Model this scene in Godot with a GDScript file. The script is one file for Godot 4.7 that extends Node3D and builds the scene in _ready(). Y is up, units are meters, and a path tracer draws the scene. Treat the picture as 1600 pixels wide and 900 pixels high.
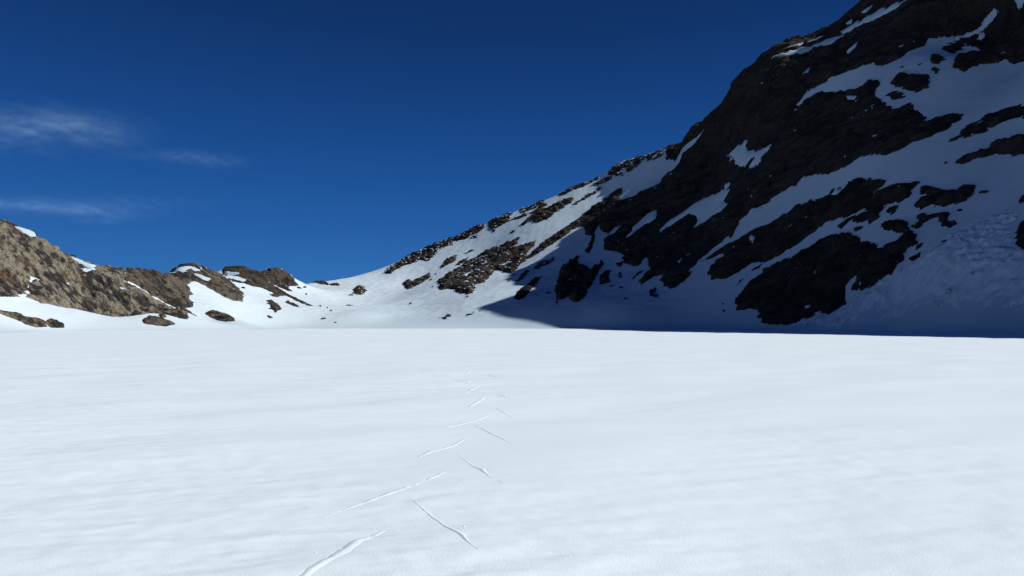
extends Node3D
# A frozen, snow covered mountain lake under a deep blue sky. Metres, y up; the camera stands on the lake and looks along -z.

const STEP := 1.0          # spacing of the terrain grid
const X0 := -230.0
const Z0 := -480.0
const NX := 511
const NZ := 511
var ground := PackedFloat32Array()
var used_names := {}
var mats := {}
var n_soft := noise(FastNoiseLite.TYPE_SIMPLEX_SMOOTH, 0.03, 3, 11)
var n_mid := noise(FastNoiseLite.TYPE_SIMPLEX_SMOOTH, 0.22, 3, 12)
var n_edge := noise(FastNoiseLite.TYPE_SIMPLEX, 0.16, 4, 13)
var n_tint := noise(FastNoiseLite.TYPE_SIMPLEX, 0.07, 3, 14)
var n_spot := noise(FastNoiseLite.TYPE_SIMPLEX, 0.45, 3, 15)
var n_rough := noise(FastNoiseLite.TYPE_SIMPLEX, 0.5, 3, 16)
var n_drift := noise(FastNoiseLite.TYPE_SIMPLEX_SMOOTH, 0.12, 2, 17)
var n_ripple := noise(FastNoiseLite.TYPE_SIMPLEX_SMOOTH, 0.9, 3, 18)
var n_block := cells(0.22, FastNoiseLite.RETURN_CELL_VALUE, 19)
var n_chip := cells(0.6, FastNoiseLite.RETURN_CELL_VALUE, 20)
var n_crack := cells(0.22, FastNoiseLite.RETURN_DISTANCE2_SUB, 19)
var n_big := cells(0.075, FastNoiseLite.RETURN_CELL_VALUE, 21)
var n_line := noise(FastNoiseLite.TYPE_SIMPLEX, 0.24, 2, 22)
var n_fleck := noise(FastNoiseLite.TYPE_SIMPLEX, 0.5, 3, 23)


func _ready() -> void:
	# --- camera, sky, sun, exposure
	var cam := Camera3D.new()
	cam.name = "camera"
	cam.position = Vector3(0, 1.7, 0)
	cam.rotation = Vector3(atan(0.056), 0, 0)
	cam.fov = 48.456
	cam.near = 0.1
	cam.far = 9000.0
	add_child(cam)
	var we := WorldEnvironment.new()
	we.name = "daylight"
	var env := Environment.new()
	env.background_mode = Environment.BG_SKY
	env.sky = make_sky()
	env.ambient_light_source = Environment.AMBIENT_SOURCE_SKY
	env.tonemap_mode = Environment.TONE_MAPPER_LINEAR
	env.tonemap_exposure = 1.0
	env.sdfgi_enabled = true
	env.ssao_enabled = true
	env.ssil_enabled = true
	we.environment = env
	add_child(we)
	var sun := DirectionalLight3D.new()
	sun.name = "sun"
	var el := deg_to_rad(40.5)
	var az := deg_to_rad(8)
	sun.look_at_from_position(Vector3(cos(el) * cos(az), sin(el), cos(el) * sin(az)) * 100.0, Vector3.ZERO, Vector3.UP)
	sun.light_color = Color(1.0, 0.985, 0.96)
	sun.light_energy = 1.6
	sun.light_angular_distance = 0.5
	sun.shadow_enabled = true
	add_child(sun)

	make_materials()
	# --- the setting
	shape_ground()
	build_slopes()
	build_lake()
	# --- things
	build_rocks()
	build_avalanche()
	build_ski_marks()


# ---------------------------------------------------------------- helpers
func noise(kind: int, freq: float, octaves: int, s: int) -> FastNoiseLite:
	var n := FastNoiseLite.new()
	n.noise_type = kind
	n.frequency = freq
	n.seed = s
	n.fractal_type = FastNoiseLite.FRACTAL_FBM if octaves > 1 else FastNoiseLite.FRACTAL_NONE
	n.fractal_octaves = octaves
	return n


func cells(freq: float, what: int, s: int) -> FastNoiseLite:
	var n := noise(FastNoiseLite.TYPE_CELLULAR, freq, 1, s)
	n.cellular_return_type = what
	n.cellular_distance_function = FastNoiseLite.DISTANCE_EUCLIDEAN
	n.cellular_jitter = 0.95
	return n


func numbered(called: String) -> String:
	var k: int = used_names.get(called, 0)
	used_names[called] = k + 1
	return called if k == 0 else "%s_%03d" % [called, k]


func tag(o: Node, label: String, category: String, group := "", kind := "") -> Node:
	if label: o.set_meta("label", label)
	if category: o.set_meta("category", category)
	if group: o.set_meta("group", group)
	if kind: o.set_meta("kind", kind)
	return o


func put_mesh(called: String, mesh: Mesh, m: Material, parent: Node = self) -> MeshInstance3D:
	var o := MeshInstance3D.new()
	o.name = numbered(called) if parent == self else called
	o.mesh = mesh
	o.material_override = m
	parent.add_child(o, true)
	return o


func surface(v: PackedVector3Array, n: PackedVector3Array, ix: PackedInt32Array, c := PackedColorArray()) -> ArrayMesh:
	var a := []
	a.resize(Mesh.ARRAY_MAX)
	a[Mesh.ARRAY_VERTEX] = v
	a[Mesh.ARRAY_NORMAL] = n
	a[Mesh.ARRAY_INDEX] = ix
	if c.size(): a[Mesh.ARRAY_COLOR] = c
	var m := ArrayMesh.new()
	m.add_surface_from_arrays(Mesh.PRIMITIVE_TRIANGLES, a)
	return m


# ---------------------------------------------------------------- sky
func make_sky() -> Sky:
	var w := 2048
	var h := 1024
	var im := Image.create(w, h, false, Image.FORMAT_RGBAF)
	for y in h:
		im.fill_rect(Rect2i(0, y, w, 1), air(90.0 - (y + 0.5) * 180.0 / h))
	# thin cirrus: azimuth from straight ahead, elevation, half sizes (all in degrees), tilt, strength
	var fibre := noise(FastNoiseLite.TYPE_SIMPLEX_SMOOTH, 0.35, 4, 31)
	var veil := noise(FastNoiseLite.TYPE_SIMPLEX_SMOOTH, 0.3, 3, 32)
	for x in range(0, w):
		var a := (x + 0.5) * 360.0 / w - 360.0
		if a > -16.0 or a < -75.0: continue
		for y in range(380, 490):
			var e := 90.0 - (y + 0.5) * 180.0 / h
			var d := 0.0
			for q in [[-37.58, 13.86, 5.97, 1.22, 0.1101, 0.075], [-33.94, 14.62, 3.13, 0.64, -0.0710, 0.070], [-37.49, 13.94, 3.11, 0.53, 0.2855, 0.050], [-26.07, 13.17, 2.58, 0.45, 0.0017, 0.065], [-29.35, 13.06, 2.43, 0.34, 0.0635, 0.020], [-40.46, 8.37, 3.53, 0.26, 0.0238, 0.120], [-34.54, 8.40, 3.84, 0.33, -0.0234, 0.075], [-35.23, 8.70, 7.74, 0.65, 0.0914, 0.035], [-33.12, 7.72, 1.32, 0.19, 0.0143, 0.050]]:
				var u: float = a - q[0]
				var t: float = e - q[1] - u * q[4]
				d += 1.4 * q[5] * exp(-pow(absf(u / q[2]), 3.0) - pow(t / q[3], 2.0)) * clampf(0.62 + 1.15 * fibre.get_noise_2d(u * 1.1 + t * 2.0 + q[0] * 9.0, t * 9.0 + u * 2.2), 0.0, 1.6)
			d *= clampf(0.9 + 0.5 * veil.get_noise_2d(a, e * 2.0), 0.3, 1.4)
			if d > 0.003:
				var c := im.get_pixel(x, y)
				im.set_pixel(x, y, Color(c.r + d * 0.50, c.g + d * 0.72, c.b + d * 0.80))
	var sm := PanoramaSkyMaterial.new()
	sm.panorama = ImageTexture.create_from_image(im)
	var sky := Sky.new()
	sky.sky_material = sm
	return sky


func air(e: float) -> Color:   # clear mountain air, paler towards the horizon
	var stops := [[-90.0, 0.036, 0.1598, 0.45], [0.0, 0.036, 0.1739, 0.48], [4.0, 0.031, 0.1551, 0.445], [8.0, 0.0205, 0.1147, 0.375], [12.0, 0.0137, 0.0865, 0.310], [16.0, 0.0100, 0.0649, 0.248], [20.0, 0.0078, 0.0489, 0.195], [25.0, 0.0055, 0.0338, 0.142], [30.0, 0.0050, 0.0273, 0.118], [50.0, 0.0040, 0.0188, 0.088], [90.0, 0.0036, 0.0150, 0.075]]
	for i in stops.size() - 1:
		if e <= stops[i + 1][0]:
			var t: float = (e - stops[i][0]) / (stops[i + 1][0] - stops[i][0])
			return Color(lerpf(stops[i][1], stops[i + 1][1], t), lerpf(stops[i][2], stops[i + 1][2], t), lerpf(stops[i][3], stops[i + 1][3], t))
	return Color(0.0036, 0.016, 0.075)


# ---------------------------------------------------------------- materials
func noise_tex(freq: float, octaves: int, s: int, lo: float, hi: float, normal := false, bump := 4.0) -> NoiseTexture2D:
	var t := NoiseTexture2D.new()
	t.width = 512
	t.height = 512
	t.seamless = true
	t.noise = noise(FastNoiseLite.TYPE_SIMPLEX_SMOOTH, freq, octaves, s)
	if normal:
		t.as_normal_map = true
		t.bump_strength = bump
	else:
		var g := Gradient.new()
		g.set_color(0, Color(lo, lo, lo))
		g.set_color(1, Color(hi, hi, hi))
		t.color_ramp = g
	return t


func triplanar(size: float) -> StandardMaterial3D:
	var m := StandardMaterial3D.new()
	m.uv1_triplanar = true
	m.uv1_world_triplanar = true
	m.uv1_scale = Vector3.ONE / size
	m.uv1_triplanar_sharpness = 3.0
	return m


func make_materials() -> void:
	var rock := triplanar(11.0)
	rock.vertex_color_use_as_albedo = true
	rock.albedo_texture = noise_tex(0.03, 5, 41, 0.42, 1.0)
	rock.normal_enabled = true
	rock.normal_texture = noise_tex(0.02, 5, 42, 0, 1, true, 9.0)
	rock.normal_scale = 1.6
	rock.roughness = 0.9
	rock.metallic_specular = 0.3
	mats.rock = rock
	var snow := triplanar(3.0)      # old spring snow
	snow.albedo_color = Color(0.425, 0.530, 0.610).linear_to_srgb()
	snow.normal_enabled = true
	snow.normal_texture = noise_tex(0.015, 5, 43, 0, 1, true, 5.0)
	snow.normal_scale = 0.35
	snow.roughness = 0.75
	snow.metallic_specular = 0.25
	mats.snow = snow
	var sheet: StandardMaterial3D = snow.duplicate()   # the slopes: shade painted into the snow colour towards the mountain, paler in the valley
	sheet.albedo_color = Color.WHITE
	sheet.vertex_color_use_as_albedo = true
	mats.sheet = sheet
	var debris: StandardMaterial3D = snow.duplicate()
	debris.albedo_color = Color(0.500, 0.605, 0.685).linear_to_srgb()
	mats.debris = debris
	var crust := triplanar(0.9)     # fine grained wind crust on the lake
	crust.albedo_color = Color(0.675, 0.770, 0.835).linear_to_srgb()
	crust.normal_enabled = true
	crust.normal_texture = noise_tex(0.06, 5, 44, 0, 1, true, 4.0)
	crust.normal_scale = 0.22
	crust.roughness = 0.7
	crust.metallic_specular = 0.25
	mats.crust = crust


# ---------------------------------------------------------------- terrain
# surveyed points x, z and the weight of each in the surface through them
const SURVEY := [93.9, -378, -0.9869, 100.6, -350, -2.4528, 105.4, -332, -2.7220, 112.1, -316, -3.2197, 122, -306, -0.3362, 137.1, -308, -0.3173, 150.6, -300, 0.1069, 162.3, -290, -0.4566, 166.4, -284, 0.5724, 120.4, -286, -0.9713, 123.4, -282, 0.7010, 131.4, -277, 0.0860, 141.3, -275, 0.7459, 147.2, -267, -0.2473, 153.1, -261, 0.3978, 158.6, -254, 0.6287, -114.6, -440, -0.1692, -89.1, -440, -0.0214, -65.5, -435, -0.1865, -43.2, -430, -0.2313, -18.4, -425, -0.2590, 0, -418, -0.2547, 20, -412, -0.1577, 40.9, -405, -0.3325, 64.5, -398, -0.8443, 81.4, -392, -0.5452, -165.2, -205, -0.3106, -161.3, -208, -0.5065, -156.3, -210, 0.0340, -150.8, -216, 0.0062, -146.1, -224, -0.1165, -140.7, -230, 0.1209, -139.2, -236, -0.6765, -138.2, -246, -1.1854, -142.4, -262, -2.5608, -146.2, -276, -3.7772, -146.8, -284, 0.1973, -145.5, -290, -1.4241, -140.6, -292, 0.3163, -136.9, -300, -0.0982, -141, -318, -1.7658, -138.6, -325, -0.0637, -134.3, -328, -0.7493, -130.1, -330, 1.1003, -128.3, -340, -2.3399, -122.8, -345, -0.0327, -119.3, -350, 0.2716, -135.8, -250, 0.4643, -139, -264, 0.5278, -139.5, -276, 0.7482, -134.2, -276, -0.3556, -132.3, -290, 0.2610, -133.9, -300, -0.1871, -131.3, -306, -0.5748, -124.8, -300, 0.1113, -121.9, -312, -0.2077, -119.4, -322, -0.0851, -129.3, -215, -0.3672, -129.1, -226, -0.4731, -117.2, -390, -0.1925, -117.8, -420, 0.1265, -47.1, -236, -0.0311, -23.4, -234, -0.0147, 0, -230, 0.1452, 22.2, -222, 0.2606, 41.9, -210, 0.3861, 59.9, -200, 0.1558, 74.2, -186, 1.0086, 84.8, -170, 2.2774, 91, -152, 4.2184, 93.6, -134, 2.2543, 92.6, -116, 1.0376, -70.7, -236, -0.0576, -91, -228, 1.0163, -105.8, -212, 10.4034, -113.8, -190, 3.9911, -111.7, -160, 0.3950, -91, -120, -0.1950, -83, -104, -0.2328, -132.1, -165, 0.0267, -127.3, -172, 0.0128, -118.2, -182, -0.8786, -110.1, -190, -3.1455, -102.9, -202, -0.6463, -148.6, -185, 0.1996, -141, -190, -0.2282, -134.2, -200, 0.2144, -124.9, -215, 0.1578, -125.4, -232, 0.9805, -106, -212, -10.8754, -112.9, -240, -0.2212, -107.2, -268, 0.0363, -99, -300, 0.0131, -93.1, -222, -1.0478, -103.8, -208, 1.3065, -130, -282, 0.3886, -116.7, -315, 0.5035, -77.9, -260, 0.1037, -85.8, -330, 0.1091, -64.8, -270, -0.2415, -66, -330, 0.0826, -52.9, -265, 0.1720, -43.5, -290, 0.0631, -56.4, -375, 0.2041, -34.1, -340, -0.1561, -27.5, -275, 0.0179, -19.3, -385, 0.3030, -14.3, -285, -0.1489, 0, -345, 0.1527, 0, -255, -0.0569, 18.6, -370, 0.0084, 14.3, -285, 0.0751, 12, -240, -0.1707, 38.1, -378, 0.1431, 31.9, -318, -0.1225, 26, -260, -0.0092, 58.8, -388, 0.8658, 52.9, -350, 0.0536, 43.6, -290, 0.0767, 34.8, -232, -0.2189, 75.8, -375, 0.2472, 66.5, -330, 0.0634, 57.9, -288, -0.0134, 48, -240, 0.0686, 43.1, -216, -0.4832, 94.2, -358, 2.3770, 78.6, -300, -0.1397, 65.2, -250, -0.0494, 57.2, -220, 0.1012, 109.9, -338, 2.8532, 102, -315, 3.7639, 88.7, -275, 0.8585, 77.1, -240, 0.1631, 69.2, -216, -0.1061, 65.2, -204, 0.0571, 113, -277, -0.9124, 107.3, -264, -0.1173, 99.5, -246, -0.1250, 91.9, -228, 0.0646, 83, -207, 0.1262, 76.3, -191, -0.7668, 129.5, -264, -0.4313, 122.1, -250, 0.5534, 109.9, -226, -0.0124, 100.7, -208, 0.1561, 92, -191, 0.3115, 85, -177, -1.2569, 146.2, -255, -0.1363, 132.5, -232, -0.0984, 118.3, -208, -0.3152, 107.5, -190, -0.1280, 97.4, -173, -0.2572, 89.6, -160, -2.5731, 161.8, -246, -0.9862, 145.2, -222, -0.4154, 130.2, -200, -0.0321, 116.6, -180, -0.1598, 105.7, -164, 0.0779, 95.6, -149, -3.1492, 173.8, -235, 2.7959, 153.1, -208, -0.4517, 134.7, -184, -0.0396, 120.2, -165, -0.1023, 107.2, -148, 0.5748, 98.1, -136, -1.8194, 182.5, -222, 10.9759, 156.9, -192, 0.7435, 134.9, -166, 0.4008, 118.8, -147, 0.1373, 105.3, -131, 0.4034, 96.8, -121, -1.3783, 168, -276, -0.9550, 180, -252, -0.3766, 184, -231, -6.7747, 188, -219, -6.6158, 192, -206, -0.0898, 200, -160, -0.7085, 206, -117, -0.5079, 216, -90, -0.1604, 224, -65, -0.4391, 228, -20, -0.6087, 225, 40, -0.8881, 98, -65, 0.2542, 104, -20, 0.2901, 108, 40, 0.5040, 130, -65, -0.0458, 165, -65, 0.2433, 135, -20, -0.1138, 172, -20, 0.1818, 140, 40, -0.1890, 180, 40, 0.2215, -118, -70, 0.2591, -122, -20, 0.1522, -125, 40, 0.2442, -160, -90, -0.2295, -170, -20, -0.1933, -170, 40, -0.2666, -210, -150, -0.1190, -230, -60, 0.0751, 60, -120, -0.3671, 0, -180, -0.0719, -60, -180, 0.0679, 40, -60, -0.1124, 0, -60, -0.0352, -60, -60, -0.0090, -60, 0, -0.0413, 40, 0, -0.0864, 0, 40, -0.0012, 60, 40, -0.0168, -80, -120, 0.3159, -70, 40, 0.0436, 50, -175, -0.3530, 0, -480, 0.4072, -60, -500, 0.2338, -120, -500, 0.1326, 60, -470, 0.1281, 130, -420, 0.2076, 180, -370, 0.0718, 215, -320, 0.1671, 240, -270, 0.5351, 260, -200, 0.5855, 275, -120, 0.4290, 280, -40, 0.5207, 280, 40, 0.4950, 97.1, -390.6, 0.5149, 104.2, -362.5, -0.3837, 109.3, -344.4, -0.0555, 116.5, -328.3, 0.0964, 126.8, -318.1, 0.9745, 142.4, -319.9, -0.3411, 156.4, -311.6, 0.2459, -173.4, -215.1, 0.3173, -169.2, -218.3, -0.6437, -164.1, -220.4, 0.5674, -158.2, -226.7, 0.2481, -153.2, -234.9, -0.0165, -147.5, -241.1, 0.7327, -145.8, -247.2, -0.0126, -144.5, -257.3, 1.7026, -148.6, -273.4, 3.6763, -152.8, -295.5, 1.1535, -151.4, -301.6, -1.2158, -146.3, -303.7, 0.3871, -142.3, -311.8, 2.4645, -143.7, -337, -0.2800, -134.8, -342.1, 2.4639, -132.9, -352.2, -0.7950, -127.2, -357.2, -0.2730, -123.4, -362.3, 0.7789]
const FLAT := [35.14309, 0.069626, 0.026587]
const SOFT := 36.0


func shape_ground() -> void:
	# a smooth surface through surveyed points, computed every 3 m and refined by cubic interpolation
	var p := PackedFloat32Array(SURVEY)
	var cx := (NX - 1) / 3 + 3
	var cz := (NZ - 1) / 3 + 3
	var coarse := PackedFloat32Array()
	coarse.resize(cx * cz)
	for j in cz:
		var z := Z0 + (j - 1) * 3.0 * STEP
		for i in cx:
			var x := X0 + (i - 1) * 3.0 * STEP
			var h: float = FLAT[0] + FLAT[1] * x + FLAT[2] * z
			for k in range(0, p.size(), 3):
				var dx := x - p[k]
				var dz := z - p[k + 1]
				h += p[k + 2] * sqrt(dx * dx + dz * dz + SOFT)
			coarse[j * cx + i] = h
	var wide := PackedFloat32Array()
	wide.resize(NX * cz)
	for j in cz:
		for i in NX:
			var k := i / 3 + 1
			var b := j * cx + k
			var t := (i % 3) / 3.0
			wide[j * NX + i] = coarse[b] if t == 0.0 else cubic_interpolate(coarse[b], coarse[b + 1], coarse[b - 1], coarse[mini(b + 2, coarse.size() - 1)], t)
	ground.resize(NX * NZ)
	for j in NZ:
		var k := j / 3 + 1
		var t := (j % 3) / 3.0
		var z := Z0 + j * STEP
		for i in NX:
			var b := k * NX + i
			var h := wide[b] if t == 0.0 else cubic_interpolate(wide[b], wide[b + NX], wide[b - NX], wide[mini(b + 2 * NX, wide.size() - 1)], t)
			if h > 0.0:
				var x := X0 + i * STEP
				h = h * h / (h + 2.5)
				h += minf(h * 0.15, 1.0) * (0.55 * n_soft.get_noise_2d(x, z) + 0.2 * n_mid.get_noise_2d(x, z))
			else:
				h *= 0.5
			ground[j * NX + i] = h


func height_at(x: float, z: float) -> float:
	var u := clampf((x - X0) / STEP, 0.0, NX - 1.001)
	var w := clampf((z - Z0) / STEP, 0.0, NZ - 1.001)
	var i := int(u)
	var j := int(w)
	u -= i
	w -= j
	var b := j * NX + i
	return lerpf(lerpf(ground[b], ground[b + 1], u), lerpf(ground[b + NX], ground[b + NX + 1], u), w)


func slope_at(x: float, z: float) -> Vector3:
	return Vector3(height_at(x - 1.2, z) - height_at(x + 1.2, z), 2.4, height_at(x, z - 1.2) - height_at(x, z + 1.2)).normalized()


func build_slopes() -> void:
	# one sheet of snow cut into three named pieces that meet without a gap
	var names := ["mountainside", "snow_saddle", "hillside"]
	for piece in 3:
		var v := PackedVector3Array()
		var n := PackedVector3Array()
		var col := PackedColorArray()
		var ix := PackedInt32Array()
		var map := PackedInt32Array()
		map.resize(NX * NZ)
		map.fill(-1)
		for j in range(1, NZ - 2):
			for i in range(1, NX - 2):
				var b := j * NX + i
				if maxf(maxf(ground[b], ground[b + 1]), maxf(ground[b + NX], ground[b + NX + 1])) < -0.2: continue
				var x := X0 + i * STEP
				var z := Z0 + j * STEP
				var which := 0 if x > -0.26 * (z + 200.0) - 46.0 + 0.35 * (z + 200.0) else (1 if x > -92.0 and z < -210.0 else 2)
				if which != piece: continue
				for q in [b, b + 1, b + NX, b + NX + 1]:
					if map[q] < 0:
						map[q] = v.size()
						v.append(Vector3(X0 + (q % NX) * STEP, ground[q], Z0 + (q / NX) * STEP))
						n.append(Vector3(ground[q - 1] - ground[q + 1], 2.0 * STEP, ground[q - NX] - ground[q + NX]).normalized())
						var mountain_shade := smoothstep(-130.0, 10.0, X0 + (q % NX) * STEP + 25.0 * n_soft.get_noise_2d(X0 + (q % NX) * STEP, Z0 + (q / NX) * STEP))
						col.append(Color(0.570, 0.670, 0.735).lerp(Color(0.425, 0.530, 0.610), mountain_shade))  # snow albedo darkened by x to deepen the shaded mountainside
				ix.append_array(PackedInt32Array([map[b], map[b + 1], map[b + NX], map[b + 1], map[b + NX + 1], map[b + NX]]))
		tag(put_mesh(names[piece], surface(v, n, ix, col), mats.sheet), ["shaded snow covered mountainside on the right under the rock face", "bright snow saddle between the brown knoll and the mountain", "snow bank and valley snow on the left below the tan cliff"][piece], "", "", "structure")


func lake_height(x: float, z: float) -> float:
	var d := sqrt(x * x + z * z)
	var near := 1.0 / (1.0 + pow(d / 45.0, 2.0))
	var u := x * 0.98 - z * 0.2
	var w := z * 0.98 + x * 0.2
	return 0.075 * n_drift.get_noise_2d(u, w * 2.0) + near * n_ripple_gain(x, z) * (n_ripple.get_noise_2d(u * 0.55, w * 2.3) + 0.35 * n_ripple.get_noise_2d(x * 2.1 + 40.0, z * 2.6)) * (1.0 if d < 30.0 else 30.0 / d)


func n_ripple_gain(x: float, z: float) -> float:   # the wind has combed some stretches more than others
	return 0.024 * clampf(0.5 - x * 0.05 + 0.9 * n_soft.get_noise_2d(x * 3.0, z * 3.0), 0.15, 1.0)


func build_lake() -> void:
	# rings that widen with distance, out to the horizon
	var around := 640
	var radii := PackedFloat32Array([0.0])
	var r := 0.4
	while r < 6000.0:
		radii.append(r)
		r *= 1.013 if r < 60.0 else (1.03 if r < 320.0 else 1.25)
	var v := PackedVector3Array()
	var n := PackedVector3Array()
	var ix := PackedInt32Array()
	for k in radii.size():
		for i in around:
			# finer towards -z, where the rings are looked at along
			var s := i * 2.0 / around - 1.0
			var a := (0.62 * s + 0.38 * s * s * s) * PI
			var x := sin(a) * radii[k]
			var z := -cos(a) * radii[k]
			var far := radii[k] > 420.0
			var e := maxf(0.02, radii[k] * 0.006)
			var y := 0.0 if far else lake_height(x, z)
			v.append(Vector3(x, y, z))
			n.append(Vector3.UP if far else Vector3((lake_height(x - e, z) - lake_height(x + e, z)) / (2.0 * e), 1.0, (lake_height(x, z - e) - lake_height(x, z + e)) / (2.0 * e)).normalized())
	for k in radii.size() - 1:
		for i in around:
			var a := k * around + i
			var b := k * around + (i + 1) % around
			if k > 0: ix.append_array(PackedInt32Array([a, a + around, b]))
			ix.append_array(PackedInt32Array([b, a + around, b + around]))
	tag(put_mesh("frozen_lake", surface(v, n, ix), mats.crust), "flat white snow covered lake with faint wind ripples", "", "", "structure")


# ---------------------------------------------------------------- rock
# looks: long axis of the blocks; albedos pale, middling, dark, stained; relief of big faces, blocks, chips, roughness, cracks in metres; wander and bias of the edge; least noise for a fleck of snow
var looks := {
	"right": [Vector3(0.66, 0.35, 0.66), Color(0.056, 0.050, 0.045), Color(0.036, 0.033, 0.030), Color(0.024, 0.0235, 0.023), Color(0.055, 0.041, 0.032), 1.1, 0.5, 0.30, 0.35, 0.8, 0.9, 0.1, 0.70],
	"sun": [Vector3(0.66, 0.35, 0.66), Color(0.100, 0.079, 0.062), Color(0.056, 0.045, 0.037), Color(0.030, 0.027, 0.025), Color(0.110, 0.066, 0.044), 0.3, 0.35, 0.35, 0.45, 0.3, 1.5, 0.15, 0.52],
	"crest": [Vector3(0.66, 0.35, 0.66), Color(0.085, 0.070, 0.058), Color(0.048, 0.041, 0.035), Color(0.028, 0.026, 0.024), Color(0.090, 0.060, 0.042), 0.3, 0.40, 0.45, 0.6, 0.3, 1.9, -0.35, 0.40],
	"tan": [Vector3(0.60, -0.70, 0.30), Color(0.385, 0.345, 0.270), Color(0.215, 0.193, 0.155), Color(0.048, 0.047, 0.044), Color(0.190, 0.118, 0.070), 1.1, 0.70, 0.30, 0.35, 1.0, 0.6, 0.1, 9.0],
	"tan2": [Vector3(0.62, -0.62, 0.45), Color(0.220, 0.190, 0.148), Color(0.105, 0.093, 0.077), Color(0.043, 0.041, 0.038), Color(0.170, 0.100, 0.058), 0.35, 0.45, 0.35, 0.40, 0.7, 0.8, 0.2, 0.80],
	"dark": [Vector3(0.75, -0.35, 0.55), Color(0.135, 0.112, 0.087), Color(0.075, 0.065, 0.053), Color(0.046, 0.042, 0.037), Color(0.120, 0.080, 0.052), 0.2, 0.3, 0.3, 0.35, 0.4, 0.9, 0.25, 0.72],
	"rust": [Vector3(0.75, -0.35, 0.55), Color(0.150, 0.090, 0.070), Color(0.095, 0.055, 0.044), Color(0.045, 0.034, 0.031), Color(0.170, 0.080, 0.050), 0.3, 0.5, 0.4, 0.5, 0.4, 1.4, 0.1, 0.6],
	"slab": [Vector3(0.60, -0.70, 0.30), Color(0.330, 0.278, 0.200), Color(0.170, 0.146, 0.110), Color(0.050, 0.048, 0.043), Color(0.200, 0.112, 0.058), 0.15, 0.25, 0.2, 0.25, 0.3, 0.35, 0.4, 9.0],
	"slab_dark": [Vector3(0.60, -0.70, 0.30), Color(0.190, 0.160, 0.120), Color(0.105, 0.092, 0.073), Color(0.045, 0.043, 0.039), Color(0.150, 0.095, 0.055), 0.15, 0.25, 0.2, 0.25, 0.3, 0.35, 0.4, 9.0],
	"snow": [Vector3(0.7, 0.35, 0.6), Color.WHITE, Color.WHITE, Color.WHITE, Color.WHITE, 0.0, 0.40, 0.45, 0.60, 0.0, 2.4, 0.1, 9.0],
	"patch": [Vector3(0.7, 0.35, 0.6), Color.WHITE, Color.WHITE, Color.WHITE, Color.WHITE, 0.0, 0.0, 0.0, 0.12, 0.0, 0.7, 0.25, 9.0],
}


func mark_edges(dist: PackedFloat32Array, line: Array, x0: float, z0: float, cell: float, w: int, h: int, reach: float) -> void:
	var m := line.size() / 2
	for s in m:
		var ax: float = line[2 * s]
		var az: float = line[2 * s + 1]
		var bx: float = line[2 * ((s + 1) % m)]
		var bz: float = line[2 * ((s + 1) % m) + 1]
		var ex := bx - ax
		var ez := bz - az
		var ll := maxf(ex * ex + ez * ez, 1e-6)
		for j in range(maxi(0, int((minf(az, bz) - reach - z0) / cell)), mini(h, int((maxf(az, bz) + reach - z0) / cell) + 2)):
			var z := z0 + j * cell
			for i in range(maxi(0, int((minf(ax, bx) - reach - x0) / cell)), mini(w, int((maxf(ax, bx) + reach - x0) / cell) + 2)):
				var x := x0 + i * cell
				var t := clampf(((x - ax) * ex + (z - az) * ez) / ll, 0.0, 1.0)
				var dx := x - ax - ex * t
				var dz := z - az - ez * t
				var d := sqrt(dx * dx + dz * dz)
				if d < dist[j * w + i]: dist[j * w + i] = d


func flip_inside(inside: PackedByteArray, line: Array, x0: float, z0: float, cell: float, w: int, h: int) -> void:
	var m := line.size() / 2
	for j in h:
		var z := z0 + j * cell + 1e-4
		var at := []
		for s in m:
			var az: float = line[2 * s + 1]
			var bz: float = line[2 * ((s + 1) % m) + 1]
			if (az > z) != (bz > z):
				at.append(line[2 * s] + (line[2 * ((s + 1) % m)] - line[2 * s]) * (z - az) / (bz - az))
		at.sort()
		for c in range(0, at.size() - 1, 2):
			for i in range(maxi(0, ceili((at[c] - x0) / cell)), mini(w, floori((at[c + 1] - x0) / cell) + 1)):
				inside[j * w + i] ^= 1


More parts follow.
